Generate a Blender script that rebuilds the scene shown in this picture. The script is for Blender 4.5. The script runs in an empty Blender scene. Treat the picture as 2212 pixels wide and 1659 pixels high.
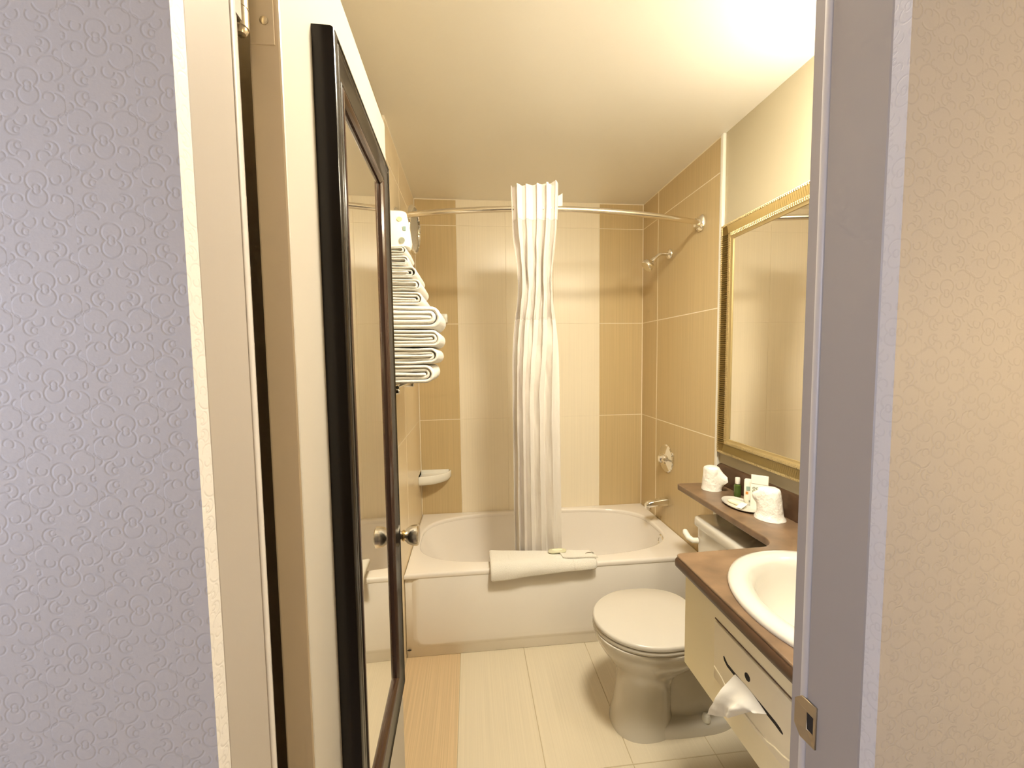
import bpy, bmesh, math, random
from mathutils import Vector, Matrix, noise
random.seed(7)
sc = bpy.context.scene
COL = sc.collection
PI = math.pi

# ------------------------------------------------------------------ camera
H_CAM, F_PX, YAW, PITCH, ROLL = 1.428, 867.1, 0.1027, -0.0658, -0.0127
cam_d = bpy.data.cameras.new('camera'); cam = bpy.data.objects.new('camera', cam_d); COL.objects.link(cam)
cam_d.sensor_fit = 'HORIZONTAL'; cam_d.sensor_width = 36.0; cam_d.lens = F_PX * 36.0 / 2212.0
cam_d.clip_start = 0.01; cam_d.clip_end = 50
Fv = Vector((math.sin(YAW) * math.cos(PITCH), math.cos(YAW) * math.cos(PITCH), math.sin(PITCH)))
Rv = Fv.cross(Vector((0, 0, 1))).normalized(); Uv = Rv.cross(Fv)
R2 = Rv * math.cos(ROLL) + Uv * math.sin(ROLL); U2 = -Rv * math.sin(ROLL) + Uv * math.cos(ROLL)
m = Matrix((R2, U2, -Fv)).transposed().to_4x4(); m.translation = (0, 0, H_CAM)
cam.matrix_world = m
sc.camera = cam

# ------------------------------------------------------------------ world, exposure, large lights
w = bpy.data.worlds.new('world'); sc.world = w; w.use_nodes = True
w.node_tree.nodes['Background'].inputs[0].default_value = (0.75, 0.8, 1, 1)
w.node_tree.nodes['Background'].inputs[1].default_value = 0.25
sc.view_settings.view_transform = 'Standard'; sc.view_settings.look = 'None'
sc.view_settings.gamma = 1; sc.view_settings.use_curve_mapping = False
sc.view_settings.exposure = 0.0
sc.cycles.max_bounces = 7; sc.cycles.diffuse_bounces = 5; sc.cycles.glossy_bounces = 4; sc.cycles.transparent_max_bounces = 8
sc.cycles.use_adaptive_sampling = True; sc.cycles.adaptive_threshold = 0.09; sc.cycles.adaptive_min_samples = 14
sc.cycles.caustics_reflective = False; sc.cycles.caustics_refractive = False
sc.cycles.sample_clamp_indirect = 6

VANITY_E = 82.0          # radiance of the globes over the bathroom mirror
FILL_SCONCE_E = 44.0           # added wall lamp, out of view beside the camera, warms the right wallpaper
FILL_DOME_E = 182.0            # added fill dome, out of view just inside the bathroom door
WINDOW_FILL_W = 31.0          # added cool area light at an assumed, unseen bedroom window
ld_ = bpy.data.lights.new('window_fill', 'AREA'); ld_.shape = 'RECTANGLE'; ld_.size = 1.0; ld_.size_y = 1.2
ld_.energy = WINDOW_FILL_W; ld_.color = (0.78, 0.81, 1.0)
lo = bpy.data.objects.new('window_fill', ld_); COL.objects.link(lo)
lo.location = (-1.565, -0.40, 1.5); lo.rotation_euler = (PI / 2, 0, -PI / 2)

# ------------------------------------------------------------------ materials
def srgb(r, g, b):
    f = lambda c: (c / 255 / 12.92) if c / 255 <= 0.04045 else ((c / 255 + 0.055) / 1.055) ** 2.4
    return (f(r), f(g), f(b), 1)

def mat(name, col, rough=0.5, metal=0.0, bump=None, vary=None, spec=None, coat=0, trans=0, emit=None, sheen=0, sss=0, alpha=None):
    """bump=(scale xyz, strength, distance); vary=(scale xyz, amount)"""
    M = bpy.data.materials.new(name); M.use_nodes = True
    nt = M.node_tree; b = nt.nodes['Principled BSDF']
    c = col if len(col) == 4 else (*col, 1)
    b.inputs['Base Color'].default_value = c
    b.inputs['Roughness'].default_value = rough; b.inputs['Metallic'].default_value = metal
    if spec is not None: b.inputs['Specular IOR Level'].default_value = spec
    if coat: b.inputs['Coat Weight'].default_value = coat; b.inputs['Coat Roughness'].default_value = 0.08
    if trans: b.inputs['Transmission Weight'].default_value = trans
    if sheen: b.inputs['Sheen Weight'].default_value = sheen
    if alpha is not None: b.inputs['Alpha'].default_value = alpha
    if sss:
        b.inputs['Subsurface Weight'].default_value = sss; b.inputs['Subsurface Radius'].default_value = (0.02, 0.015, 0.01)
    if emit:
        b.inputs['Emission Color'].default_value = (*emit[0], 1); b.inputs['Emission Strength'].default_value = emit[1]
    def noise_node(scale, detail=4):
        tc = nt.nodes.new('ShaderNodeTexCoord'); mp = nt.nodes.new('ShaderNodeMapping')
        geo = nt.nodes.new('ShaderNodeNewGeometry')
        mp.inputs['Scale'].default_value = scale
        nt.links.new(geo.outputs['Position'], mp.inputs['Vector'])
        n = nt.nodes.new('ShaderNodeTexNoise'); n.inputs['Scale'].default_value = 1; n.inputs['Detail'].default_value = detail
        nt.links.new(mp.outputs['Vector'], n.inputs['Vector']); return n
    if vary:
        n = noise_node(vary[0]); mx = nt.nodes.new('ShaderNodeMix'); mx.data_type = 'RGBA'; mx.blend_type = 'MIX'
        a = vary[1]
        cl = nt.nodes.new('ShaderNodeValToRGB'); cl.color_ramp.elements[0].position = 0.3; cl.color_ramp.elements[1].position = 0.7
        d = vary[2] if len(vary) > 2 else tuple(x * (1 - a) for x in c[:3])
        cl.color_ramp.elements[0].color = (*d[:3], 1); cl.color_ramp.elements[1].color = tuple(min(1, x * (1 + a * 0.6)) for x in c[:3]) + (1,)
        nt.links.new(n.outputs['Fac'], cl.inputs['Fac']); nt.links.new(cl.outputs['Color'], b.inputs['Base Color'])
    if bump:
        n = noise_node(bump[0]); bp = nt.nodes.new('ShaderNodeBump')
        bp.inputs['Strength'].default_value = bump[1]; bp.inputs['Distance'].default_value = bump[2]
        nt.links.new(n.outputs['Fac'], bp.inputs['Height']); nt.links.new(bp.outputs['Normal'], b.inputs['Normal'])
    return M

def wallpaper(name, col, line):
    """embossed scroll paper: figure-eight medallions in half-drop columns, flanked by C-scrolls"""
    M = bpy.data.materials.new(name); M.use_nodes = True; nt = M.node_tree; b = nt.nodes['Principled BSDF']
    L = nt.links.new
    def mt(op, a, c=None):
        n = nt.nodes.new('ShaderNodeMath'); n.operation = op
        for i, v in enumerate((a, c)):
            if v is None: continue
            if isinstance(v, (int, float)): n.inputs[i].default_value = v
            else: L(v, n.inputs[i])
        return n.outputs[0]
    geo = nt.nodes.new('ShaderNodeNewGeometry'); sp = nt.nodes.new('ShaderNodeSeparateXYZ'); L(geo.outputs['Position'], sp.inputs[0])
    # unit = one photo pixel on this wall
    U = 0.000389
    gx = mt('DIVIDE', mt('ADD', sp.outputs[0], sp.outputs[1]), U); gz = mt('DIVIDE', sp.outputs[2], U)
    nz = nt.nodes.new('ShaderNodeTexNoise'); nz.inputs['Scale'].default_value = 420
    L(geo.outputs['Position'], nz.inputs['Vector'])
    CW, CH = 122.0, 186.0
    col_i = mt('FLOOR', mt('DIVIDE', gx, CW))
    x = mt('ABSOLUTE', mt('SUBTRACT', mt('SUBTRACT', gx, mt('MULTIPLY', col_i, CW)), CW / 2))
    zz = mt('ADD', gz, mt('MULTIPLY', mt('FLOORED_MODULO', col_i, 2.0), CH / 2))
    z = mt('ABSOLUTE', mt('SUBTRACT', mt('FLOORED_MODULO', zz, CH), CH / 2))
    def ring(cx, cz, r, wd=3.4, half=None):
        dx = mt('SUBTRACT', x, cx); dz = mt('SUBTRACT', z, cz)
        d = mt('SQRT', mt('ADD', mt('MULTIPLY', dx, dx), mt('MULTIPLY', dz, dz)))
        v = mt('SUBTRACT', 1.0, mt('MINIMUM', mt('DIVIDE', mt('ABSOLUTE', mt('SUBTRACT', d, r)), wd), 1.0))
        if half is not None:   # keep the part on one side of a line through the centre
            s = mt('ADD', mt('MULTIPLY', dx, half[0]), mt('MULTIPLY', dz, half[1]))
            v = mt('MULTIPLY', v, mt('GREATER_THAN', s, half[2]))
        return v
    terms = [ring(0, 15, 18), ring(0, 3, 6), ring(40, 33, 23, half=(0.75, 0.66, -12)), ring(34, 19, 9.5, half=(0.3, -1, -6)),
             ring(17, 60, 11, half=(-0.5, 1, -4)), ring(29, 74, 14, half=(1, 0.5, -4)), ring(24, 79, 6, half=(1, -0.3, -4)),
             ring(57, 58, 10, half=(-1, -0.6, -3)), ring(57, 2, 4.5)]
    h = terms[0]
    for t in terms[1:]: h = mt('MAXIMUM', h, t)
    hh = mt('ADD', mt('MULTIPLY', h, -1.0), mt('MULTIPLY', nz.outputs['Fac'], 0.45))
    bp = nt.nodes.new('ShaderNodeBump'); bp.inputs['Strength'].default_value = 0.22; bp.inputs['Distance'].default_value = 0.0008
    L(hh, bp.inputs['Height']); L(bp.outputs['Normal'], b.inputs['Normal'])
    mx = nt.nodes.new('ShaderNodeMix'); mx.data_type = 'RGBA'
    mx.inputs[6].default_value = (*col, 1); mx.inputs[7].default_value = (*line, 1)
    L(mt('MULTIPLY', h, 0.30), mx.inputs[0]); L(mx.outputs[2], b.inputs['Base Color'])
    b.inputs['Roughness'].default_value = 0.55
    return M

MT = {}
MT['paper'] = wallpaper('wallpaper', (0.60, 0.565, 0.54), (0.46, 0.425, 0.40))
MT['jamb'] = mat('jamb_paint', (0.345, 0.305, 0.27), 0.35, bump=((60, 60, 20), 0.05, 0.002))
MT['jamb_edge_lit'] = mat('jamb_edge_lit_paint', (0.52, 0.48, 0.45), 0.35)  # paler than the jamb: light on this strip put into the colour
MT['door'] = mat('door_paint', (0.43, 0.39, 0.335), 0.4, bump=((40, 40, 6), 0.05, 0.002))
MT['door_edge_lit'] = mat('door_edge_lit_paint', (0.80, 0.68, 0.52), 0.5)  # paler than the door face: hall light on the edge put into the colour
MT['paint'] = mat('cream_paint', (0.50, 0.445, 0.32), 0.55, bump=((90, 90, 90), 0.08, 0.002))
MT['paint_shade_dark'] = mat('shade_dark_paint', (0.42, 0.34, 0.22), 0.6)  # left wall darkened: shade behind the open door put into the colour
MT['ceil'] = mat('ceiling_paint', (0.88, 0.85, 0.79), 0.32, bump=((14, 14, 14), 0.06, 0.01))
MT['dark_tile'] = mat('brown_tile', (0.585, 0.455, 0.255), 0.28, vary=((260, 260, 1.6), 0.09), bump=((300, 300, 3), 0.05, 0.001))
MT['tan_tile'] = mat('tan_tile', (0.74, 0.61, 0.41), 0.28, vary=((260, 260, 1.6), 0.06), bump=((300, 300, 3), 0.05, 0.001))
MT['light_tile'] = mat('beige_tile', (0.88, 0.80, 0.65), 0.30, vary=((260, 260, 1.6), 0.04), bump=((300, 300, 3), 0.04, 0.001))
MT['floor_light'] = mat('beige_floor_tile', (0.68, 0.605, 0.47), 0.33, vary=((240, 1.6, 240), 0.06), bump=((240, 4, 240), 0.04, 0.001))
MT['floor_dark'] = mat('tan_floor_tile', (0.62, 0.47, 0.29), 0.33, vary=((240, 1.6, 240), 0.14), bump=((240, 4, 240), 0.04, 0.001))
MT['grout'] = mat('grout', (0.88, 0.80, 0.66), 0.8)
MT['grout_light'] = mat('grout_light', (0.58, 0.50, 0.38), 0.8)
MT['floor_grout'] = mat('floor_grout', (0.50, 0.42, 0.28), 0.85)
MT['trim'] = mat('white_trim', (0.86, 0.84, 0.78), 0.3)
MT['enamel'] = mat('tub_enamel', (0.84, 0.80, 0.76), 0.12, coat=0.4)
MT['china'] = mat('white_china', (0.64, 0.61, 0.555), 0.10, coat=0.5)
MT['seat'] = mat('seat_plastic', (0.59, 0.555, 0.50), 0.22)
MT['chrome'] = mat('chrome', (0.86, 0.84, 0.80), 0.08, 1.0)
MT['brushed'] = mat('brushed_nickel', (0.78, 0.72, 0.62), 0.22, 1.0, bump=((8, 600, 600), 0.05, 0.0004))
MT['brass'] = mat('brass', (0.80, 0.58, 0.25), 0.2, 1.0)
MT['hinge'] = mat('painted_hinge', (0.62, 0.52, 0.36), 0.25, 0.7)
MT['glass_mirror'] = mat('mirror_glass', (0.97, 0.96, 0.92), 0.01, 1.0)
MT['black_frame'] = mat('black_lacquer', (0.010, 0.007, 0.005), 0.2, spec=0.3, coat=0.15)
MT['dark_bead'] = mat('brown_lacquer', (0.045, 0.022, 0.014), 0.16, coat=0.6)
MT['gold_frame'] = mat('antique_gold', (0.24, 0.165, 0.055), 0.42, 0.6)
MT['gold_bead'] = mat('pale_gold', (0.56, 0.45, 0.24), 0.32, 0.65)
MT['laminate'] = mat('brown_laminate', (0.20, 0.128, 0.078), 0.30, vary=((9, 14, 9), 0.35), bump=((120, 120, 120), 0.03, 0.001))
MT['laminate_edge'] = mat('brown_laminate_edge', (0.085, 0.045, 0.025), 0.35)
MT['cabinet'] = mat('cream_cabinet', (0.90, 0.82, 0.58), 0.38)
MT['cab_panel'] = mat('cream_panel', (0.88, 0.80, 0.60), 0.34)
MT['strike'] = mat('dull_brass', (0.50, 0.40, 0.26), 0.42, 0.8)
MT['gap'] = mat('shadow_gap_brown', (0.14, 0.085, 0.045), 0.8)
MT['black'] = mat('dark_slot', (0.012, 0.008, 0.006), 0.8)
MT['tissue'] = mat('tissue', (0.92, 0.90, 0.84), 0.9)
MT['towel'] = mat('white_terry', (0.86, 0.83, 0.77), 0.95, bump=((420, 420, 420), 0.8, 0.004), sheen=0.3)
def cloth_mat():
    M = mat('white_curtain', (0.87, 0.82, 0.77), 0.85, bump=((700, 700, 500), 0.15, 0.001)); nt = M.node_tree
    out = nt.nodes['Material Output']; b = nt.nodes['Principled BSDF']
    tr = nt.nodes.new('ShaderNodeBsdfTranslucent'); tr.inputs[0].default_value = (0.85, 0.78, 0.70, 1)
    ms = nt.nodes.new('ShaderNodeMixShader'); ms.inputs[0].default_value = 0.12
    nt.links.new(b.outputs[0], ms.inputs[1]); nt.links.new(tr.outputs[0], ms.inputs[2]); nt.links.new(ms.outputs[0], out.inputs[0])
    return M
MT['cloth'] = cloth_mat()
def sheer_mat():
    M = mat('sheer_curtain', (0.82, 0.765, 0.715), 0.85); nt = M.node_tree
    out = nt.nodes['Material Output']; b = nt.nodes['Principled BSDF']
    tr = nt.nodes.new('ShaderNodeBsdfTransparent'); ms = nt.nodes.new('ShaderNodeMixShader'); ms.inputs[0].default_value = 0.72
    nt.links.new(tr.outputs[0], ms.inputs[1]); nt.links.new(b.outputs[0], ms.inputs[2]); nt.links.new(ms.outputs[0], out.inputs[0])
    return M
MT['sheer'] = sheer_mat()
MT['wrap'] = mat('thin_plastic_wrap', (0.90, 0.88, 0.84), 0.35, bump=((55, 55, 55), 0.5, 0.01))
MT['cup'] = mat('white_cup', (0.85, 0.83, 0.78), 0.3)
MT['green'] = mat('green_liquid', (0.06, 0.10, 0.02), 0.12, coat=0.5)
MT['cap'] = mat('white_cap', (0.86, 0.85, 0.80), 0.25)
MT['white_paper'] = mat('white_paper', (0.88, 0.86, 0.78), 0.5)
MT['soap'] = mat('cream_soap_wrap', (0.88, 0.84, 0.62), 0.4)
MT['sage'] = mat('sage_soap_wrap', (0.62, 0.60, 0.42), 0.35)
MT['teal'] = mat('teal_print', (0.30, 0.42, 0.38), 0.5)
MT['orange'] = mat('orange_print', (0.62, 0.26, 0.06), 0.5)
MT['yellow'] = mat('yellow_print', (0.85, 0.78, 0.36), 0.5)
MT['grey'] = mat('grey_print', (0.30, 0.31, 0.24), 0.5)
MT['globe'] = mat('lit_globe', (0.9, 0.9, 0.9), 0.4, emit=((1.0, 0.91, 0.72), VANITY_E))
MT['dome'] = mat('fill_dome', (0.9, 0.9, 0.9), 0.4, emit=((1.0, 0.91, 0.72), FILL_DOME_E))
MT['shade'] = mat('fill_sconce_glow', (0.9, 0.85, 0.75), 0.6, emit=((1.0, 0.72, 0.36), FILL_SCONCE_E))
MT['carpet'] = mat('carpet', (0.20, 0.16, 0.13), 0.95, bump=((300, 300, 300), 0.6, 0.005))
MT['window_glass'] = mat('window_glass', (0.75, 0.8, 0.85), 0.1, trans=0.5)

# ------------------------------------------------------------------ mesh helpers (all in world coordinates)
ORG = {}
def finish(bm, smooth=True, angle=40):
    bmesh.ops.recalc_face_normals(bm, faces=bm.faces[:])
    me = bpy.data.meshes.new('m'); bm.to_mesh(me); bm.free()
    if smooth:
        me.polygons.foreach_set('use_smooth', [True] * len(me.polygons))
        me.set_sharp_from_angle(angle=math.radians(angle))
    return me

def ob(name, me, material, parent=None, label=None, cat=None, group=None, kind=None):
    """link a world-coordinate mesh as one object, origin at its base centre"""
    if isinstance(me, bmesh.types.BMesh): me = finish(me)
    xs = [v.co for v in me.vertices]
    lo_ = Vector((min(v.x for v in xs), min(v.y for v in xs), min(v.z for v in xs)))
    hi_ = Vector((max(v.x for v in xs), max(v.y for v in xs), max(v.z for v in xs)))
    o_ = Vector(((lo_.x + hi_.x) / 2, (lo_.y + hi_.y) / 2, lo_.z))
    me.transform(Matrix.Translation(-o_)); me.name = name
    o = bpy.data.objects.new(name, me); COL.objects.link(o)
    if material is not None:
        for mm in (material if isinstance(material, list) else [material]): me.materials.append(MT[mm] if isinstance(mm, str) else mm)
    if parent: o.parent = parent; o.location = o_ - ORG[parent.name]
    else: o.location = o_
    ORG[o.name] = o_
    tag(o, label, cat, group, kind); return o

def tag(o, label=None, cat=None, group=None, kind=None):
    for k, v in (('label', label), ('category', cat), ('group', group), ('kind', kind)):
        if v: o[k] = v

def thing(name, base, label, cat, group=None):
    o = bpy.data.objects.new(name, None); COL.objects.link(o); o.location = base; o.empty_display_size = 0.05
    ORG[o.name] = Vector(base); tag(o, label, cat, group); return o

def box(x0, x1, y0, y1, z0, z1, bev=0, seg=1, bm=None):
    own = bm is None
    b = bmesh.new()
    r = bmesh.ops.create_cube(b, size=1)
    for v in b.verts:
        v.co = Vector(((x0 + x1) / 2 + v.co.x * (x1 - x0), (y0 + y1) / 2 + v.co.y * (y1 - y0), (z0 + z1) / 2 + v.co.z * (z1 - z0)))
    if bev: bmesh.ops.bevel(b, geom=b.edges[:], offset=bev, segments=seg, affect='EDGES', profile=0.5)
    if own: return b
    merge(bm, b); return bm

def merge(dst, src):
    me = bpy.data.meshes.new('t'); src.to_mesh(me); src.free(); dst.from_mesh(me); bpy.data.meshes.remove(me); return dst

def ring_loft(rings, cap0=True, cap1=True, closed=True, bm=None):
    b = bm or bmesh.new(); vs = [[b.verts.new(p) for p in r] for r in rings]
    n = len(rings[0])
    for a, c in zip(vs[:-1], vs[1:]):
        for i in range(n if closed else n - 1):
            j = (i + 1) % n
            try: b.faces.new((a[i], a[j], c[j], c[i]))
            except ValueError: pass
    if cap0: b.faces.new(vs[0][::-1])
    if cap1: b.faces.new(vs[-1])
    return b

def lathe(prof, origin, axis, seg=24, bm=None, sx=1.0, sy=1.0):
    """prof = [(radius, height along axis)]"""
    ax = Vector(axis).normalized()
    q = Vector((0, 0, 1)).rotation_difference(ax); o = Vector(origin)
    rings = []
    for r, h in prof:
        r = max(r, 1e-4)
        rings.append([o + q @ Vector((r * sx * math.cos(2 * PI * i / seg), r * sy * math.sin(2 * PI * i / seg), h)) for i in range(seg)])
    return ring_loft(rings, bm=bm)

def sweep(path, rad, seg=12, bm=None):
    path = [Vector(p) for p in path]; rings = []
    n = len(path); up = None
    for i, p in enumerate(path):
        t = (path[min(i + 1, n - 1)] - path[max(i - 1, 0)]).normalized()
        if up is None:
            up = Vector((0, 0, 1)) if abs(t.z) < 0.9 else Vector((1, 0, 0))
        s = t.cross(up).normalized(); up = s.cross(t).normalized()
        r = rad[i] if isinstance(rad, (list, tuple)) else rad
        rings.append([p + s * r * math.cos(2 * PI * k / seg) + up * r * math.sin(2 * PI * k / seg) for k in range(seg)])
    return ring_loft(rings, bm=bm)

def prism(poly, z0, z1, bm=None):
    return ring_loft([[Vector((x, y, z0)) for x, y in poly], [Vector((x, y, z1)) for x, y in poly]], bm=bm)

def shell(b, t):
    """give an open sheet a thickness without spikes at its folds"""
    bmesh.ops.recalc_face_normals(b, faces=b.faces[:]); b.normal_update()
    faces = b.faces[:]; bd = [e for e in b.edges if e.is_boundary]
    mp = {v: b.verts.new(v.co - v.normal * t) for v in b.verts[:]}
    for f in faces: b.faces.new([mp[v] for v in reversed(f.verts)])
    for e in bd:
        v0, v1 = e.verts
        try: b.faces.new((v0, v1, mp[v1], mp[v0]))
        except ValueError: pass

def plate(outlines, z0, z1, bev=0.0, res=3):
    """flat plate with holes, rounded edges: filled 2D curve turned into a mesh"""
    cu = bpy.data.curves.new('c', 'CURVE'); cu.dimensions = '2D'; cu.fill_mode = 'BOTH'
    cu.extrude = (z1 - z0) / 2 - bev; cu.bevel_depth = bev; cu.bevel_resolution = res
    cu.offset = -bev
    for o in outlines:
        s = cu.splines.new('POLY'); s.points.add(len(o) - 1); s.use_cyclic_u = True
        for p, (x, y) in zip(s.points, o): p.co = (x, y, 0, 1)
    t = bpy.data.objects.new('t', cu); COL.objects.link(t)
    dg = bpy.context.evaluated_depsgraph_get(); me = bpy.data.meshes.new_from_object(t.evaluated_get(dg))
    bpy.data.objects.remove(t); bpy.data.curves.remove(cu)
    b = bmesh.new(); b.from_mesh(me); bpy.data.meshes.remove(me)
    bmesh.ops.translate(b, verts=b.verts[:], vec=(0, 0, (z0 + z1) / 2)); bmesh.ops.remove_doubles(b, verts=b.verts[:], dist=1e-5)
    return b

def ellipse(cx, cy, a, b, n=64, e=2.0):
    out = []
    for i in range(n):
        t = 2 * PI * i / n; c, s = math.cos(t), math.sin(t)
        out.append((cx + a * math.copysign(abs(c) ** (2 / e), c), cy + b * math.copysign(abs(s) ** (2 / e), s)))
    return out

def ribbon(path, t, y0, y1, axis='Y', wob=0.0025, seed=0, n=7, taper=1.0, soft=0.014):
    """folded cloth: a thick strip whose centre line PATH lies in a vertical plane, extruded along axis"""
    path = [Vector((p[0], p[1])) for p in path]; m_ = len(path)
    nor = []
    for i in range(m_):
        d = (path[min(i + 1, m_ - 1)] - path[max(i - 1, 0)]).normalized(); nor.append(Vector((-d.y, d.x)))
    def outline(k, off, yy):
        pts = []
        tl = t * k
        for i in range(m_): pts.append(path[i] + nor[i] * tl / 2)
        de = (path[-1] - path[-2]).normalized(); ds = (path[0] - path[1]).normalized()
        for a in (60, 30, 0, -30, -60):
            a = math.radians(a); pts.append(path[-1] + de * math.cos(a) * tl / 2 + nor[-1] * math.sin(a) * tl / 2)
        for i in range(m_ - 1, -1, -1): pts.append(path[i] - nor[i] * tl / 2)
        for a in (60, 30, 0, -30, -60):
            a = math.radians(a); pts.append(path[0] + ds * math.cos(a) * tl / 2 - nor[0] * math.sin(a) * tl / 2)
        r = []
        for p in pts:
            q = Vector((p.x * 14, p.y * 14, yy * 9 + seed * 7.3)); dx = noise.noise(q) * wob; dz = noise.noise(q + Vector((5, 9, 2))) * wob
            r.append(Vector((p.x + dx, yy, p.y + dz)) if axis == 'Y' else Vector((yy, p.x + dx, p.y + dz)))
        return r
    st = [(0.35, y0), (0.72, y0 + soft * 0.25), (0.93, y0 + soft * 0.6), (1.0, y0 + soft)]
    for i in range(1, n): st.append((1.0, y0 + soft + (y1 - y0 - 2 * soft) * i / n))
    st += [(1.0, y1 - soft), (0.93, y1 - soft * 0.6), (0.72, y1 - soft * 0.25), (0.35, y1)]
    return ring_loft([outline(k, 0, yy) for k, yy in st])

def fold_path(x_in, x_out, z, gap, n=8):
    """U-fold in XZ: along the bottom, round the outer end, back along the top"""
    r = gap / 2; c = x_out - r
    p = [(x_in, z), ((x_in * 2 + c) / 3, z - 0.001), ((x_in + c * 2) / 3, z)]
    for i in range(n + 1):
        a = -PI / 2 + PI * i / n; p.append((c + r * math.cos(a), z + r + r * math.sin(a)))
    p += [((x_in + c * 2) / 3, z + gap), ((x_in * 2 + c) / 3, z + gap + 0.001), (x_in, z + gap)]
    return p

_tiles = {}
def tile(parent, material, axis, plane, u0, u1, v0, v1, th=0.008, name='tile'):
    """one tile; axis = outward face direction, plane = coordinate of its face"""
    key = (axis, material, round(u1 - u0, 4), round(v1 - v0, 4))
    w_, h_ = u1 - u0, v1 - v0
    me = _tiles.get(key)
    if me is None:
        dims = {'-Y': (w_, th, h_), '-X': (th, w_, h_), '+X': (th, w_, h_), '+Z': (w_, h_, th)}[axis]
        b = box(-dims[0] / 2, dims[0] / 2, -dims[1] / 2, dims[1] / 2, -dims[2] / 2, dims[2] / 2, bev=0.0009)
        me = finish(b, smooth=False); me.name = name; me.materials.append(MT[material]); _tiles[key] = me
    c = {'-Y': ((u0 + u1) / 2, plane + th / 2, (v0 + v1) / 2), '-X': (plane + th / 2, (u0 + u1) / 2, (v0 + v1) / 2),
         '+X': (plane - th / 2, (u0 + u1) / 2, (v0 + v1) / 2), '+Z': ((u0 + u1) / 2, (v0 + v1) / 2, plane - th / 2)}[axis]
    o = bpy.data.objects.new(name, me); COL.objects.link(o); o.parent = parent
    o.location = Vector(c) - ORG[parent.name]; return o

# ------------------------------------------------------------------ key dimensions (metres)
XL, XR, YB, HC = -0.330, 1.151, 2.599, 2.419
YF, ZR = 1.859, 0.420            # tub front, tub rim
Z1, Z2, Z3 = 1.034, 1.646, 2.258  # tile courses
YW, YWB = 0.337, 0.455           # door wall, bedroom face and bathroom face
JL, JR = -0.216, 0.396           # jamb faces
YTILE = 1.775                    # where the shower tiles stop
ZCT = 0.830                      # counter top

# ------------------------------------------------------------------ the setting
fl = ob('floor', box(XL - 0.1, XR + 0.1, 0.395, YB + 0.1, -0.08, -0.0015), 'floor_grout', kind='structure')
XF = [-0.074, 0.234, 0.541, 0.848, 1.149]
G = 0.0014
for (y0, y1) in ((0.40, 0.655), (0.655, 1.267), (1.267, 1.878)):
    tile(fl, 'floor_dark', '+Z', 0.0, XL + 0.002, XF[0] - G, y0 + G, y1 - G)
    for a, b_ in zip(XF[:-1], XF[1:]): tile(fl, 'floor_light', '+Z', 0.0, a + G, b_ - G, y0 + G, y1 - G)
ce = ob('ceiling', box(XL - 0.1, XR + 0.1, YWB, YB + 0.1, HC, HC + 0.08), 'ceil', kind='structure')

wb = ob('wall_back', box(XL - 0.1, XR + 0.1, YB + 0.002, YB + 0.1, 0, HC), 'grout', kind='structure')
ZS = [(ZR - 0.02, Z1), (Z1, Z2), (Z2, Z3), (Z3, HC - 0.004)]
g = 0.0021
XB = [XL + 0.002, -0.071, 0.237, 0.545, 0.853, XR - 0.002]
for z0, z1 in ZS:
    for i in range(5):
        dark = i in (0, 4)
        gg = g if dark else 0.0007
        tile(wb, 'dark_tile' if dark else 'light_tile', '-Y', YB, XB[i] + (g if dark else 0.0006), XB[i + 1] - (g if dark else 0.0006), z0 + gg, z1 - gg)

wr = ob('wall_right', box(XR + 0.008, XR + 0.1, YWB, YB + 0.1, 0, HC), 'paint', kind='structure')
ob('grout_bed', box(XR + 0.0007, XR + 0.010, YTILE, YB + 0.002, 0.0, HC), 'grout', wr)
ZSR = [(0.001, ZR - 0.02)] + ZS
for z0, z1 in ZSR:
    tile(wr, 'dark_tile', '-X', XR, 2.388 + 0.0045, YB - 0.001, z0 + g, z1 - g)
    tile(wr, 'dark_tile', '-X', XR, YTILE + 0.001, 2.388 - 0.0045, z0 + g, z1 - g)
wl = ob('wall_left', box(XL - 0.1, XL - 0.008, YWB, YB + 0.1, 0, HC), 'paint_shade_dark', kind='structure')
ob('grout_bed', box(XL - 0.010, XL - 0.0007, 1.745, YB + 0.002, 0.0, HC), 'grout', wl)
for z0, z1 in ZSR:
    tile(wl, 'tan_tile', '+X', XL, 2.055 + 0.0045, YB - 0.001, z0 + g, z1 - g)
    tile(wl, 'tan_tile', '+X', XL, 1.746, 2.055 - 0.0045, z0 + g, z1 - g)
ob('trim_1', box(XR - 0.006, XR + 0.010, YTILE - 0.022, YTILE, 0.0, HC, bev=0.004, seg=2), 'trim', kind='structure')

# wall with the doorway: bedroom face papered, bathroom face painted
def wall_piece(poly, z0, z1, bm):
    return prism(poly, z0, z1, bm)
bmw = bmesh.new()
wall_piece([(-1.6, YW), (JL + 0.001, YW), (JL + 0.001, 0.3525), (JL - 0.030, 0.3525), (JL - 0.030, YWB), (-1.6, YWB)], 0, HC, bmw)
wall_piece([(1.6, YWB), (JR + 0.030, YWB), (JR + 0.030, 0.3525), (JR - 0.001, 0.3525), (JR - 0.001, YW), (1.6, YW)], 0, HC, bmw)
wall_piece([(JL - 0.029, YW), (JR + 0.029, YW), (JR + 0.029, YWB), (JL - 0.029, YWB)], 2.075, HC, bmw)
mew = finish(bmw, smooth=False)
wf = ob('wall_front', mew, ['paper', 'paint'], kind='structure')
for p in wf.data.polygons:
    p.material_index = 1 if p.normal.y > 0.9 and (p.center.y + ORG[wf.name].y) > 0.44 else 0

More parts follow.
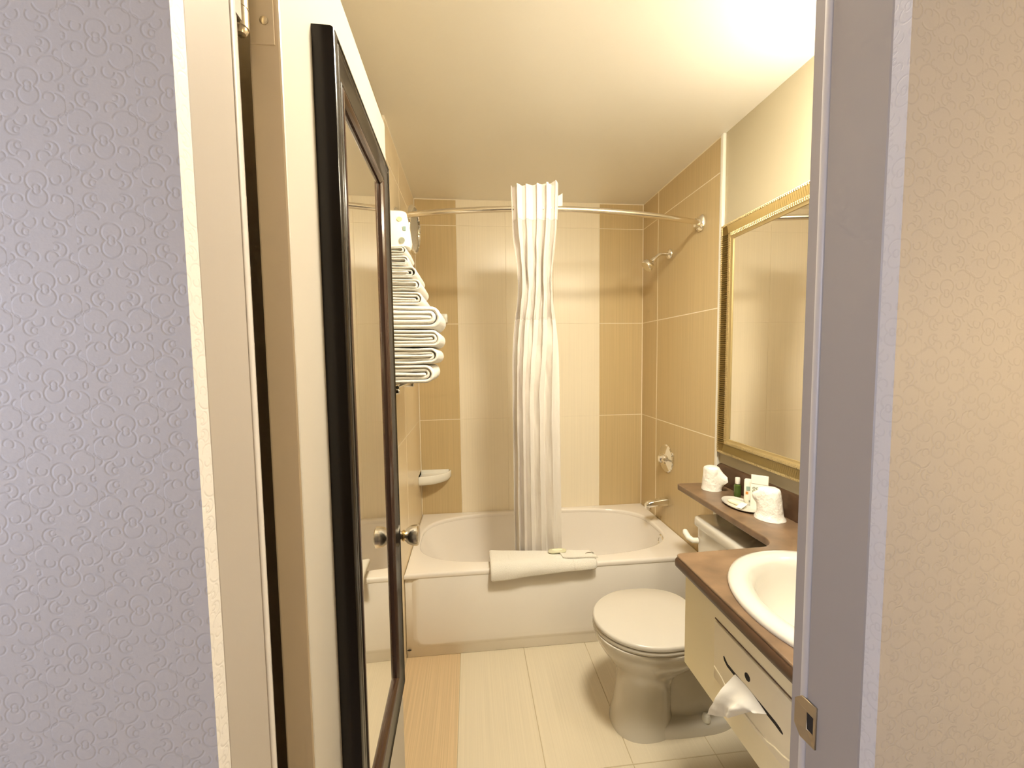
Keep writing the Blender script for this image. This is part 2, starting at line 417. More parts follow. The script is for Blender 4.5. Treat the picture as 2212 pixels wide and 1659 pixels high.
def jamb(side):
    """door jamb: flat soffit, a half-round bead, then the rabbet the door shuts into"""
    s = 1 if side == 'L' else -1; X = JL if side == 'L' else JR
    pr = [(X - s * 0.0295, 0.3535), (X - s * 0.001, 0.3535), (X, 0.3555), (X, 0.4185)]
    bead = [(X, 0.4190), (X + s * 0.0010, 0.4198), (X + s * 0.0016, 0.4220), (X + s * 0.0015, 0.4250), (X + s * 0.0006, 0.4285), (X - s * 0.0015, 0.4305), (X - s * 0.006, 0.4312)]
    rb = [(X - s * 0.012, 0.4335), (X - s * 0.012, YWB), (X - s * 0.0295, YWB)]
    return pr, bead, rb
trims = {}
for k, (side, nm) in enumerate((('L', 'trim_2'), ('R', 'trim_3'))):
    pr, bead, rb = jamb(side); s = 1 if side == 'L' else -1; X = JL if side == 'L' else JR
    poly = pr + [(X - s * 0.004, 0.4187), (X - s * 0.006, 0.4335)] + rb
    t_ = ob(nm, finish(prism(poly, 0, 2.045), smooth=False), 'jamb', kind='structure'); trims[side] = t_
    ob('stop_bead', finish(prism(bead + [(X - s * 0.006, 0.419)], 0, 2.045), angle=60), 'jamb_edge_lit', t_)
ob('trim_4', box(JL - 0.0295, JR + 0.0295, 0.3535, YWB, 2.046, 2.0745), 'jamb', kind='structure')
# strike plate on the right jamb
sp = bmesh.new()
yp0, yp1, zc = 0.4025, 0.4325, 0.988
out = []
for (yy, zz) in ((0.4045, 0.026), (0.4235, 0.026), (0.4325, 0.016), (0.4325, -0.016), (0.4235, -0.026), (0.4045, -0.026)): out.append((yy, zc + zz))
hole = [(0.4075, zc - 0.011), (0.4170, zc - 0.011), (0.4170, zc + 0.011), (0.4075, zc + 0.011)]
pl = plate([[(a, b_) for a, b_ in out], hole], 0, 0.0022)
for v in pl.verts:
    y_, z_, t0 = v.co.x, v.co.y, v.co.z
    bul = 0.0019 if y_ > 0.419 else 0.0
    v.co = Vector((JR - t0 - bul, y_, z_))
ob('strike_plate', finish(pl, smooth=False), 'strike', trims['R'])
ob('latch_hole', box(JR - 0.0010, JR - 0.0002, 0.4075, 0.4170, zc - 0.011, zc + 0.011), 'black', trims['R'])

# door leaf, opened a right angle into the bathroom
DA = math.radians(0.45)
def door_rot(me, piv=(-0.2366, 0.494, 0)):
    mtx = Matrix.Translation(piv) @ Matrix.Rotation(DA, 4, 'Z') @ Matrix.Translation(-Vector(piv)); me.transform(mtx); return me
DX0, DX1, DY0, DY1, DZ0, DZ1 = -0.2366, -0.203, 0.494, 1.104, 0.008, 2.032
med = finish(box(DX0, DX1, DY0, DY1, DZ0, DZ1, bev=0.0025, seg=2), smooth=False)
door = ob('door_1', door_rot(med), ['door', 'door_edge_lit'], kind='structure')
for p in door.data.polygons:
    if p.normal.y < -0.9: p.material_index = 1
for zt in (1.776, 0.19):
    h = ob('hinge', finish(lathe([(0.0015, -0.006), (0.0050, -0.005), (0.0070, -0.001), (0.0070, 0.0), (0.0082, 0.001), (0.0082, 0.019), (0.0075, 0.0195), (0.0075, 0.0205), (0.0082, 0.021), (0.0082, 0.037), (0.0075, 0.0375), (0.0075, 0.0385), (0.0082, 0.039), (0.0082, 0.088), (0.006, 0.092), (0.001, 0.093)], (-0.2335, 0.4725, zt), (0, 0, 1), 24), angle=30), 'hinge', door)
    ob('hinge_leaf', finish(box(-0.2345, -0.2085, 0.4928, 0.4942, zt + 0.001, zt + 0.089, bev=0.0006), smooth=False), 'door_edge_lit', h)
    ob('hinge_leaf', finish(box(-0.2282, -0.2268, 0.436, 0.4620, zt + 0.001, zt + 0.089), smooth=False), 'jamb', h)
    for dz in (0.026, 0.066):
        ob('screw', finish(lathe([(0.0046, 0), (0.0046, 0.0006), (0.003, 0.0011), (0.0001, 0.0012)], (-0.2188, 0.4928, zt + dz), (0, -1, 0), 14)), 'hinge', h)
# knob set near the free edge
ky, kz = 1.035, 0.972
kp = [(0.0325, 0.0), (0.0325, 0.002), (0.030, 0.006), (0.018, 0.010), (0.0135, 0.013), (0.0115, 0.016), (0.0115, 0.024), (0.0135, 0.026), (0.0135, 0.028), (0.012, 0.029), (0.014, 0.032), (0.020, 0.038), (0.0245, 0.046), (0.0265, 0.056), (0.0268, 0.063), (0.0245, 0.0655), (0.022, 0.0665), (0.001, 0.0668)]
xk = DX1 - math.sin(DA) * (ky - DY0)
kn = ob('door_knob', finish(lathe(kp, (xk, ky, kz), (1, 0, 0), 32), angle=30), 'brushed', door)
ob('knob_neck', finish(lathe([(0.0118, 0.0235), (0.0142, 0.026), (0.0142, 0.0285), (0.0118, 0.0305)], (xk, ky, kz), (1, 0, 0), 24)), 'brass', kn)

# ------------------------------------------------------------------ black framed mirror on the door
dm = thing('door_mirror', (-0.19, 0.80, 0.602), 'tall narrow mirror in a black lacquered frame hung on the open door', 'mirror')
FY0, FY1, FZ0, FZ1 = 0.592, 1.002, 0.602, 1.878
def frame_profile(pr, y0, y1, z0, z1, xb, tilt=None):
    """pr = [(inset from outer edge, height above the back)] swept round a rectangle with mitred corners, facing +X"""
    rings = []
    for ins, hgt in pr:
        rings.append([Vector((xb + hgt, y0 + ins, z0 + ins)), Vector((xb + hgt, y1 - ins, z0 + ins)), Vector((xb + hgt, y1 - ins, z1 - ins)), Vector((xb + hgt, y0 + ins, z1 - ins))])
    return ring_loft(rings, cap0=False, cap1=False)
xd = DX1 + 0.0006
def hang(me):
    # the mirror hangs a touch out of parallel with the door: its hinge-side edge stands off a few millimetres
    piv = Vector((xd, FY1, 0)); me.transform(Matrix.Translation(piv) @ Matrix.Rotation(math.radians(0.7), 4, 'Z') @ Matrix.Translation(-piv)); return door_rot(me)
fp = [(0.0, -0.0055), (0.0, 0.019), (0.0012, 0.0225), (0.004, 0.0245), (0.009, 0.0255), (0.0105, 0.0235), (0.012, 0.0235), (0.014, 0.025), (0.017, 0.0255), (0.022, 0.0235), (0.035, 0.0195), (0.044, 0.0185), (0.046, 0.0200), (0.048, 0.0185)]
ob('frame', hang(finish(frame_profile(fp, FY0, FY1, FZ0, FZ1, xd), angle=25)), 'black_frame', dm)
fp2 = [(0.048, 0.0185), (0.0495, 0.0205), (0.052, 0.0212), (0.0555, 0.0195), (0.058, 0.0165), (0.0595, 0.0170), (0.0615, 0.0150), (0.0625, 0.0105)]
ob('inner_bead', hang(finish(frame_profile(fp2, FY0, FY1, FZ0, FZ1, xd), angle=25)), 'dark_bead', dm)
ob('mirror_glass', hang(finish(box(xd + 0.006, xd + 0.0108, FY0 + 0.055, FY1 - 0.055, FZ0 + 0.055, FZ1 - 0.055), smooth=False)), 'glass_mirror', dm)

# ------------------------------------------------------------------ bathtub
tub = thing('bathtub', ((XL + XR) / 2, (YF + YB) / 2, 0), 'white enamelled alcove bathtub along the tiled back wall', 'bathtub')
TX, TY, TA, TB = 0.3925, 2.243, 0.6975, 0.325
def tub_ring(z, x0, x1, y0, y1, e, n=96):
    return [Vector((x, y, z)) for x, y in ellipse((x0 + x1) / 2, (y0 + y1) / 2, (x1 - x0) / 2, (y1 - y0) / 2, n, e)]
bt = plate([[(XL + 0.001, YF), (XR - 0.001, YF), (XR - 0.001, YB - 0.001), (XL + 0.001, YB - 0.001)], ellipse(TX, TY, TA - 0.012, TB - 0.012, 96, 3.2)], ZR - 0.03, ZR, bev=0.012, res=5)
rr = [(0.412, -0.300, 1.085, 1.923, 2.563, 3.2), (0.39, -0.290, 1.080, 1.930, 2.556, 3.2), (0.33, -0.262, 1.070, 1.942, 2.545, 3.2), (0.24, -0.215, 1.055, 1.956, 2.532, 3.1), (0.15, -0.150, 1.040, 1.975, 2.515, 3.0),
      (0.10, -0.095, 1.020, 2.000, 2.492, 3.0), (0.075, -0.03, 0.985, 2.035, 2.458, 3.0), (0.066, 0.05, 0.93, 2.08, 2.41, 3.0)]
ring_loft([tub_ring(*r) for r in rr], cap0=False, cap1=True, bm=bt)
box(XL + 0.002, XR - 0.002, YF + 0.014, YF + 0.04, 0.0, ZR - 0.006, bev=0.002, bm=bt)
ob('body', finish(bt, angle=50), 'enamel', tub)
# raised apron panel with softly rounded corners
def rrect(x0, x1, z0, z1, r, n=8):
    p = []
    for cx, cz, a0 in ((x1 - r, z0 + r, -90), (x1 - r, z1 - r, 0), (x0 + r, z1 - r, 90), (x0 + r, z0 + r, 180)):
        for i in range(n + 1):
            a = math.radians(a0 + 90 * i / n); p.append((cx + r * math.cos(a), cz + r * math.sin(a)))
    return p
ra, rb_ = rrect(-0.296, 1.12, 0.046, 0.408, 0.055), rrect(-0.282, 1.106, 0.062, 0.405, 0.045)
rc = rrect(-0.272, 1.096, 0.072, 0.402, 0.04)
ap = ring_loft([[Vector((x, YF + 0.0145, z)) for x, z in ra], [Vector((x, YF + 0.0065, z)) for x, z in rb_], [Vector((x, YF + 0.0035, z)) for x, z in rc]], cap0=False, cap1=True)
ob('apron_panel', finish(ap, angle=60), 'enamel', tub)
ob('overflow_plate', finish(lathe([(0.036, 0), (0.036, 0.003), (0.030, 0.008), (0.022, 0.009), (0.020, 0.006), (0.001, 0.006)], (1.072, 2.145, 0.365), (-1, 0, 0.12), 32), angle=30), 'chrome', tub)
ob('drain', finish(lathe([(0.03, 0), (0.03, 0.003), (0.022, 0.005), (0.001, 0.004)], (0.86, 2.24, 0.066), (0, 0, 1), 24)), 'chrome', tub)
ob('chip', finish(lathe([(0.007, 0), (0.0055, 0.0015), (0.001, 0.002)], (-0.316, YF + 0.0138, 0.038), (0, -1, 0), 12, sx=1.5, sy=0.6)), 'black', tub, label='dark rusty chip in the enamel')

# ------------------------------------------------------------------ shower fittings
sh = thing('wall_shower', (XR, 2.241, 1.93), 'small chrome shower head on a bent arm above the tub', 'shower head')
ob('flange', finish(lathe([(0.030, 0), (0.030, 0.002), (0.026, 0.008), (0.014, 0.012), (0.011, 0.013)], (XR, 2.241, 2.009), (-1, 0, 0), 28), angle=35), 'chrome', sh)
pth = [(XR - 0.005, 2.241, 2.009), (XR - 0.045, 2.241, 2.009), (XR - 0.058, 2.241, 2.006), (XR - 0.070, 2.242, 1.999), (XR - 0.098, 2.243, 1.974)]
ob('arm', finish(sweep(pth, 0.0105, 14)), 'chrome', sh)
dirh = Vector((-0.70, 0.02, -0.62))
ob('head', finish(lathe([(0.011, -0.012), (0.015, -0.010), (0.015, 0.004), (0.013, 0.006), (0.018, 0.012), (0.030, 0.021), (0.036, 0.033), (0.0375, 0.044), (0.036, 0.053), (0.032, 0.056), (0.001, 0.0565)], Vector((XR - 0.100, 2.243, 1.972)), dirh, 28), angle=35), 'chrome', sh)
vl = thing('shower_valve', (XR, 2.248, 0.74), 'round chrome mixer valve on the brown tile above the tub spout', 'shower valve')
ob('escutcheon', finish(lathe([(0.083, 0), (0.083, 0.003), (0.078, 0.008), (0.055, 0.014), (0.030, 0.018), (0.028, 0.02)], (XR, 2.248, 0.818), (-1, 0, 0), 40), angle=30), 'chrome', vl)
ob('handle', finish(lathe([(0.024, 0.016), (0.027, 0.022), (0.026, 0.040), (0.020, 0.050), (0.010, 0.054), (0.001, 0.0545)], (XR, 2.248, 0.818), (-1, 0, 0), 10), angle=25), 'chrome', vl)
ob('lever', finish(sweep([(XR - 0.035, 2.248, 0.818), (XR - 0.040, 2.210, 0.812), (XR - 0.045, 2.182, 0.808)], [0.010, 0.008, 0.006], 10)), 'chrome', vl)
spt = thing('tub_spout', (XR, 2.235, 0.50), 'chrome tub spout sticking out over the drain end of the bathtub', 'tub spout')
sr = []
for x, zt, zb, hw in ((0.0, 0.585, 0.535, 0.026), (-0.012, 0.587, 0.535, 0.027), (-0.03, 0.584, 0.537, 0.024), (-0.075, 0.577, 0.537, 0.022), (-0.110, 0.570, 0.530, 0.021), (-0.128, 0.563, 0.523, 0.019), (-0.134, 0.555, 0.525, 0.015)):
    sr.append([Vector((XR + x, 2.235 + hw * math.copysign(abs(math.cos(a)) ** 0.7, math.cos(a)), (zt + zb) / 2 + (zt - zb) / 2 * math.copysign(abs(math.sin(a)) ** 0.7, math.sin(a)))) for a in [2 * PI * i / 20 for i in range(20)]])
ob('spout_body', finish(ring_loft(sr), angle=45), 'chrome', spt)
ob('nozzle', finish(lathe([(0.014, 0), (0.014, 0.012), (0.011, 0.012), (0.011, 0.002), (0.001, 0.002)], (XR - 0.113, 2.235, 0.530), (0, 0, -1), 18)), 'brushed', spt)

# curved shower rod
rod = thing('shower_rod', (0.41, 1.86, 2.05), 'curved chrome shower rod spanning the alcove below the ceiling', 'curtain rod')
def rod_y(x):
    u = (x - (XL + XR) / 2) / ((XR - XL) / 2); return 1.790 + 0.137 * u * u
RZ = 2.080
ob('rod_tube', finish(sweep([(XL + 0.008 + (XR - XL - 0.016) * i / 48, rod_y(XL + 0.008 + (XR - XL - 0.016) * i / 48), RZ) for i in range(49)], 0.0127, 16)), 'brushed', rod)
for xx, dx in ((XL, 1), (XR, -1)):
    yy = rod_y(xx)
    bmf = ring_loft([[Vector((xx + dx * h, yy + y, RZ + z)) for y, z in ellipse(0, 0, a, a * 1.22, 32, 3.2)] for h, a in ((0.0, 0.032), (0.006, 0.032), (0.012, 0.028), (0.018, 0.020), (0.034, 0.0165), (0.036, 0.0135))])
    ob('rod_flange', finish(bmf, angle=35), 'chrome', rod)

# ------------------------------------------------------------------ shower curtain gathered on the rod
cur = thing('shower_curtain', (0.32, 1.9, 0.36), 'white hookless shower curtain gathered in folds and tucked into the bathtub', 'curtain')
def curtain_pt(u, z):
    tt = (2.165 - z) / (2.165 - 0.33)                # 0 top .. 1 bottom
    xm = 0.290 + 0.045 * tt; hw = 0.104 + 0.020 * tt - 0.030 * math.exp(-((z - 1.76) / 0.20) ** 2)
    ym = 1.760 + 0.235 * tt + 0.02 * math.sin(tt * 3.1)
    skirt = max(0.0, min(1.0, (1.75 - z) / 0.5))
    wq = 1 - (1 - u) ** (1 + 0.75 * skirt)            # folds crowd to one side lower down, a broad flat panel on the other
    ph = 2 * PI * (5.0 * wq + 0.10 * math.sin(7 * u))
    amp = (0.015 + 0.003 * tt + 0.005 * math.sin(9 * u + 1)) * (1 - 0.55 * skirt * max(0, u - 0.5) / 0.5)
    fade = min(1, u * 4, (1 - u) * 5)
    x = xm + hw * (2 * u - 1) + (0.010 - 0.007 * skirt) * math.sin(ph * 2 + 0.6) * fade
    y = ym + amp * math.sin(ph)
    nz = noise.noise(Vector((u * 9, z * 5, 3))) * 0.006 + noise.noise(Vector((u * 30, z * 16, 8))) * 0.0022
    if z < 2.03 and z > 1.605: nz *= 2.0
    return Vector((x + nz * 0.5, y + nz, z + (noise.noise(Vector((u * 6, 0, 1))) * 0.014 + 0.012 * u if z > 2.15 else 0)))
def curtain_panel(z0, z1, nz_, nu=170, off=0.0):
    b = bmesh.new(); rows = []
    for j in range(nz_ + 1):
        z = z1 + (z0 - z1) * j / nz_
        rows.append([b.verts.new(curtain_pt(i / nu, z) + Vector((0, off, 0))) for i in range(nu + 1)])
    for r0, r1 in zip(rows[:-1], rows[1:]):
        for i in range(nu): b.faces.new((r0[i], r0[i + 1], r1[i + 1], r1[i]))
    bmesh.ops.recalc_face_normals(b, faces=b.faces[:])
    shell(b, 0.0012)
    return finish(b, angle=80)
ob('header_band', curtain_panel(2.030, 2.165, 8), 'cloth', cur)
ob('sheer_window', curtain_panel(1.600, 2.0315, 30), 'sheer', cur, label='sheer voile window panel')
ob('skirt', curtain_panel(0.33, 1.605, 60), 'cloth', cur)
# loose end of the header flicking up behind the rod
b = bmesh.new(); rows = []
for j in range(7):
    z = 2.10 + 0.052 * j / 6
    rows.append([b.verts.new(Vector((0.362 + 0.062 * i / 8, 1.795 + 0.018 * math.sin(i / 8 * 2.2), z + 0.006 * math.sin(i * 0.9)))) for i in range(9)])
for r0, r1 in zip(rows[:-1], rows[1:]):
    for i in range(8): b.faces.new((r0[i], r0[i + 1], r1[i + 1], r1[i]))
shell(b, 0.0012)
ob('header_flap', finish(b), 'cloth', cur)

# ------------------------------------------------------------------ bath mat folded over the tub rim, soap on it
mat_t = thing('bath_mat', (0.33, 1.9, 0.36), 'white terry bath mat folded in half over the front rim of the bathtub', 'bath mat')
def drape(zf, off, yb):
    o = off
    return [(YF - 0.012 - o, zf), (YF - 0.013 - o, (zf + ZR) / 2), (YF - 0.012 - o, ZR - 0.006), (YF - 0.006 - o * 0.7, ZR + 0.008 + o * 0.7), (YF + 0.006, ZR + 0.013 + o), (YF + 0.03, ZR + 0.014 + o), (YF + 0.06, ZR + 0.013 + o), (yb, ZR + 0.010 + o)]
def skewed(me, x0, x1, dz0, dz1, dy0, dy1):
    for v in me.vertices:
        t = (v.co.x - x0) / (x1 - x0)
        if v.co.y < YF + 0.004: v.co.z += (dz0 + (dz1 - dz0) * t) * max(0, min(1, (ZR + 0.02 - v.co.z) / 0.06))
        if v.co.y > YF + 0.035: v.co.y += dy0 + (dy1 - dy0) * t
    return me
ob('lower_layer', skewed(finish(ribbon(drape(0.376, 0.001, 1.955), 0.0145, 0.078, 0.588, 'X', 0.006, 3, 18), angle=80), 0.08, 0.59, 0, 0.030, 0.02, -0.045), 'towel', mat_t)
ob('upper_layer', skewed(finish(ribbon(drape(0.381, 0.0150, 1.950), 0.0165, 0.076, 0.592, 'X', 0.008, 5, 18), angle=80), 0.08, 0.59, 0, 0.030, 0.025, -0.05), 'towel', mat_t)
for xb_ in (0.166, 0.478):
    ob('woven_band', skewed(finish(ribbon(drape(0.384, 0.0232, 1.946), 0.0016, xb_, xb_ + 0.012, 'X', 0.001, 9, 3, soft=0.002), angle=80), 0.08, 0.59, 0, 0.030, 0.025, -0.05), 'towel', mat_t)
# turned-over corner flap at its right end
fb = [(0.428, 1.852), (0.60, 1.842), (0.572, 1.905), (0.42, 1.925)]
flap = bmesh.new(); N = 12; gv = []
for i in range(N + 1):
    row = []
    for j in range(N + 1):
        u, v = i / N, j / N
        x = (fb[0][0] * (1 - u) + fb[1][0] * u) * (1 - v) + (fb[3][0] * (1 - u) + fb[2][0] * u) * v
        y = (fb[0][1] * (1 - u) + fb[1][1] * u) * (1 - v) + (fb[3][1] * (1 - u) + fb[2][1] * u) * v
        row.append(flap.verts.new(Vector((x, y, ZR + 0.0405 - 0.006 * (1 - v) * u + 0.012 * max(0, (0.12 - u)) * v * 8 + 0.002 * noise.noise(Vector((x * 30, y * 30, 1)))))))
    gv.append(row)
for i in range(N):
    for j in range(N): flap.faces.new((gv[i][j], gv[i + 1][j], gv[i + 1][j + 1], gv[i][j + 1]))
bmesh.ops.recalc_face_normals(flap, faces=flap.faces[:]); shell(flap, 0.006)
ob('corner_flap', finish(flap, angle=80), 'towel', mat_t)
def pillow(cx, cy, cz, a, b_, h, e=2.6, n=40):
    rg = []
    for k, zz in ((0.86, 0), (0.97, 0.18), (1.0, 0.42), (0.96, 0.7), (0.82, 0.92), (0.5, 1.0), (0.05, 1.0)):
        rg.append([Vector((x, y, cz + h * zz)) for x, y in ellipse(cx, cy, a * k, b_ * k, n, e)])
    return ring_loft(rg)
s1 = thing('wrapped_soap', (0.41, 1.915, ZR + 0.0385), 'small oval soap in a sage green wrapper lying on the bath mat', 'soap')
ob('wrapper', finish(pillow(0.412, 1.908, ZR + 0.0395, 0.046, 0.019, 0.012, 3.2), angle=60), 'sage', s1)
ob('sticker', finish(pillow(0.412, 1.908, ZR + 0.0510, 0.026, 0.010, 0.0012, 2.2), angle=60), 'soap', s1)

# ------------------------------------------------------------------ ceramic fittings on the tiles
sd = thing('soap_dish', (XL, YB, 0.65), 'white ceramic corner soap shelf on the brown tiles above the tub', 'soap dish')
def quarter(rx, ry, n=16): return [(XL + 0.001 + rx * math.cos(PI / 2 * i / n), YB - 0.001 - ry * math.sin(PI / 2 * i / n)) for i in range(n + 1)]
def qr(k, z, o=0): return [Vector((XL + 0.001, YB - 0.001, z))] + [Vector((x, y, z)) for x, y in quarter(0.192 * k - o, 0.135 * k - o)]
ob('shelf', finish(ring_loft([qr(0.78, 0.640), qr(0.93, 0.650), qr(1.0, 0.668), qr(1.0, 0.700), qr(0.985, 0.704), qr(0.95, 0.703), qr(0.93, 0.690), qr(0.9, 0.688)]), angle=40), 'cap', sd)
ob('back_lip', finish(box(XL + 0.001, XL + 0.180, YB - 0.014, YB - 0.001, 0.66, 0.712, bev=0.004, seg=2)), 'cap', sd)
br = thing('ceramic_bracket', (-0.165, YB, 1.645), 'white ceramic bar bracket on the back wall beside the towel stack', 'bracket')
ob('post', finish(box(-0.196, -0.136, YB - 0.062, YB - 0.0005, 1.650, 1.704, bev=0.006, seg=2)), 'cap', br)
ob('bar', finish(lathe([(0.009, 0), (0.009, 0.12)], (-0.30, YB - 0.035, 1.677), (1, 0, 0), 14)), 'chrome', br)
# round shaving mirror on the left wall
sm = thing('shaving_mirror', (XL, 2.05, 1.95), 'round chrome shaving mirror on the tiled wall behind the towels', 'mirror')
smc = Vector((-0.268, 2.045, 2.055))
ob('rim', finish(lathe([(0.100, -0.016), (0.110, -0.014), (0.115, -0.004), (0.115, 0.004), (0.110, 0.014), (0.103, 0.016), (0.102, 0.010)], smc, (1, -0.10, -0.05), 48), angle=40), 'chrome', sm)
ob('mirror_face', finish(lathe([(0.102, 0.010), (0.06, 0.007), (0.001, 0.006)], smc, (1, -0.10, -0.05), 48)), 'glass_mirror', sm)
ob('wall_plate', finish(lathe([(0.035, 0), (0.035, 0.005), (0.012, 0.010), (0.010, 0.05)], (XL, 2.052, 2.055), (1, 0, 0), 24)), 'chrome', sm)

# ------------------------------------------------------------------ towel rack on the left wall with stacked towels
rk = thing('towel_rack', (XL, 1.58, 1.30), 'chrome towel shelf rack on the wall behind the open door', 'towel rack')
ZT0 = 1.340
for x in (-0.306, -0.275, -0.244):
    ob('rail', finish(sweep([(x, 1.37, ZT0 - 0.007), (x, 1.735, ZT0 - 0.007)], 0.006, 10)), 'chrome', rk)
for y in (1.38, 1.725):
    ob('rack_bracket', finish(box(XL - 0.0085, -0.238, y - 0.006, y + 0.006, ZT0 - 0.030, ZT0 - 0.0125, bev=0.003)), 'chrome', rk)
Y0T, Y1T = 1.435, 1.74
def folded(name, label, group, x_end, z, hh, seed, y0=Y0T, y1=Y1T, core=True):
    """one towel folded over on itself: outer U, inner U and the tail between them"""
    t_ = thing(name, (-0.22, (y0 + y1) / 2, z), label, 'towel', group)
    rnd = random.Random(seed); xi = XL + 0.010
    hh -= 0.0028; th = (hh - 0.0012) / 5.0; zb = z + 0.0020
    ob('outer_fold', finish(ribbon(fold_path(xi, x_end - th / 2, zb + th / 2, hh - 0.0012 - th, 12), th, y0, y1, 'Y', 0.0032, seed, 8), angle=70), 'towel', t_)
    xin = x_end - th * 1.02 - rnd.uniform(0.0, 0.004)
    ob('inner_fold', finish(ribbon(fold_path(xi, xin - th / 2, zb + th * 1.5, hh - 0.0012 - th * 3, 8), th * 1.05, y0 + rnd.uniform(-0.004, 0.006), y1 - 0.004, 'Y', 0.004, seed + 50, 8), angle=70), 'towel', t_)
    if core:
        xc = xin - th * 1.1 - rnd.uniform(0.0, 0.012); zm = zb + th * 2.5
        ob('tail', finish(ribbon([(xi, zm), (xi + (xc - xi) * 0.4, zm + 0.0015), (xi + (xc - xi) * 0.8, zm - 0.001), (xc, zm - 0.0005)], th * 1.05, y0 + rnd.uniform(-0.003, 0.008), y1 - 0.008, 'Y', 0.004, seed + 90, 8), angle=70), 'towel', t_)
    return t_
z = ZT0
for i, (xe, hh, lb) in enumerate(((-0.127, 0.068, 'bottom white bath towel of the stack on the rack, resting on its rails'),
                                  (-0.111, 0.059, 'second white bath towel from the bottom of the folded stack'),
                                  (-0.102, 0.064, 'third white bath towel from the bottom of the folded stack'),
                                  (-0.099, 0.083, 'topmost and thickest white bath towel, just below the hand towels'))):
    folded('bath_towel', lb, 'folded bath towels', xe, z, hh, i + 1); z += hh
for i, (xe, hh, lb) in enumerate(((-0.160, 0.049, 'lowest white hand towel folded on top of the bath towels'),
                                  (-0.166, 0.044, 'white hand towel in the middle of the upper stack'),
                                  (-0.180, 0.043, 'topmost white hand towel below the washcloths'))):
    folded('hand_towel', lb, 'folded hand towels', xe, z, hh, i + 21, Y0T + 0.006, Y1T - 0.02); z += hh
for i, (xe, hh, lb) in enumerate(((-0.205, 0.036, 'lower folded white washcloth under the printed bag'),
                                  (-0.212, 0.035, 'upper folded white washcloth touching the printed bag'))):
    folded('washcloth', lb, 'folded washcloths', xe, z, hh, i + 41, Y0T + 0.008, Y1T - 0.10, core=False); z += hh
ZBAG = z + 0.0008
bg = thing('laundry_bag', (-0.262, 1.49, ZBAG), 'white printed plastic laundry bag standing on the washcloths', 'bag')
bgb = ring_loft([[Vector((x, y, ZBAG + zz)) for x, y in ellipse(-0.262 + dx, 1.495, a, b_, 32, 4)] for zz, a, b_, dx in ((0.0, 0.052, 0.035, 0.006), (0.02, 0.056, 0.040, 0.006), (0.06, 0.053, 0.036, 0.004), (0.10, 0.049, 0.026, 0.002), (0.122, 0.046, 0.018, 0.0), (0.128, 0.038, 0.010, -0.002))])
ob('bag_body', finish(bgb, angle=60), 'white_paper', bg)
ob('yellow_print', finish(lathe([(0.009, 0), (0.0088, 0.0006)], (-0.236, 1.4655, ZBAG + 0.093), (0.05, -1, 0.28), 20)), 'yellow', bg)
ob('grey_print', finish(lathe([(0.010, 0), (0.0098, 0.0006), (0.006, 0.0006)], (-0.228, 1.4550, ZBAG + 0.018), (0.05, -1, 0.0), 20)), 'grey', bg)
ob('blue_print', finish(box(-0.224, -0.214, 1.4575, 1.4605, ZBAG + 0.052, ZBAG + 0.066), smooth=False), 'teal', bg)

# ------------------------------------------------------------------ toilet
to = thing('toilet', (0.75, 1.434, 0), 'white two-piece toilet with its round lid closed, beside the vanity', 'toilet')
TC = 1.434
def oval(x0, x1, hw, z, e=2.3, n=48, bluff=0.5):
    """egg outline: widest at BLUFF of its length"""
    out_ = []
    xm = x0 + (x1 - x0) * bluff
    for i in range(n):
        a = 2 * PI * i / n; c, s = math.cos(a), math.sin(a)
        rx = (x1 - xm) if c > 0 else (xm - x0)
        out_.append(Vector((xm + rx * math.copysign(abs(c) ** (2 / e), c), TC + hw * math.copysign(abs(s) ** (2 / e), s), z)))
    return out_
bb = ring_loft([oval(0.520, 0.760, 0.102, 0.0), oval(0.522, 0.758, 0.100, 0.02), oval(0.535, 0.752, 0.092, 0.07), oval(0.545, 0.750, 0.086, 0.14), oval(0.548, 0.752, 0.086, 0.19),
                oval(0.536, 0.780, 0.098, 0.235), oval(0.512, 0.840, 0.125, 0.275), oval(0.482, 0.900, 0.152, 0.315), oval(0.462, 0.935, 0.170, 0.350), oval(0.455, 0.95, 0.177, 0.378), oval(0.455, 0.95, 0.177, 0.386), oval(0.46, 0.945, 0.172, 0.389)])
ring_loft([oval(0.70, 1.00, 0.056, zz, 3) for zz in (0.01, 0.28)], bm=bb)
box(0.86, 1.10, TC - 0.10, TC + 0.10, 0.27, 0.392, bev=0.02, seg=3, bm=bb)
ring_loft([oval(0.60, 1.01, 0.098, 0.0, 3), oval(0.60, 1.01, 0.098, 0.026, 3), oval(0.604, 1.005, 0.092, 0.040, 3), oval(0.62, 0.995, 0.075, 0.048, 3)], bm=bb)
ob('bowl', finish(bb, angle=50), 'china', to)
def seat_out(k, z): 
    r = []
    for i in range(64):
        a = 2 * PI * i / 64; c, s = math.cos(a), math.sin(a)
        if c <= 0: x = 0.665 + 0.212 * c * k; e = 2.0
        else: x = 0.665 + 0.205 * k * abs(c) ** (2 / 3.4); e = 3.4
        hw = 0.180 if c <= 0 else 0.180
        y = math.copysign(abs(s) ** (2 / e), s) * hw * k
        if c > 0: y *= 1 - 0.14 * ((x - 0.665) / 0.205) ** 2
        r.append(Vector((x, TC + y, z)))
    return r
ob('seat', finish(ring_loft([seat_out(0.975, 0.389), seat_out(0.992, 0.392), seat_out(0.995, 0.400), seat_out(0.98, 0.4055)]), angle=50), 'seat', to)
ob('lid', finish(ring_loft([seat_out(0.975, 0.4075), seat_out(0.996, 0.410), seat_out(1.0, 0.417), seat_out(0.99, 0.4235), seat_out(0.965, 0.4262), seat_out(0.5, 0.4285)]), angle=50), 'seat', to)
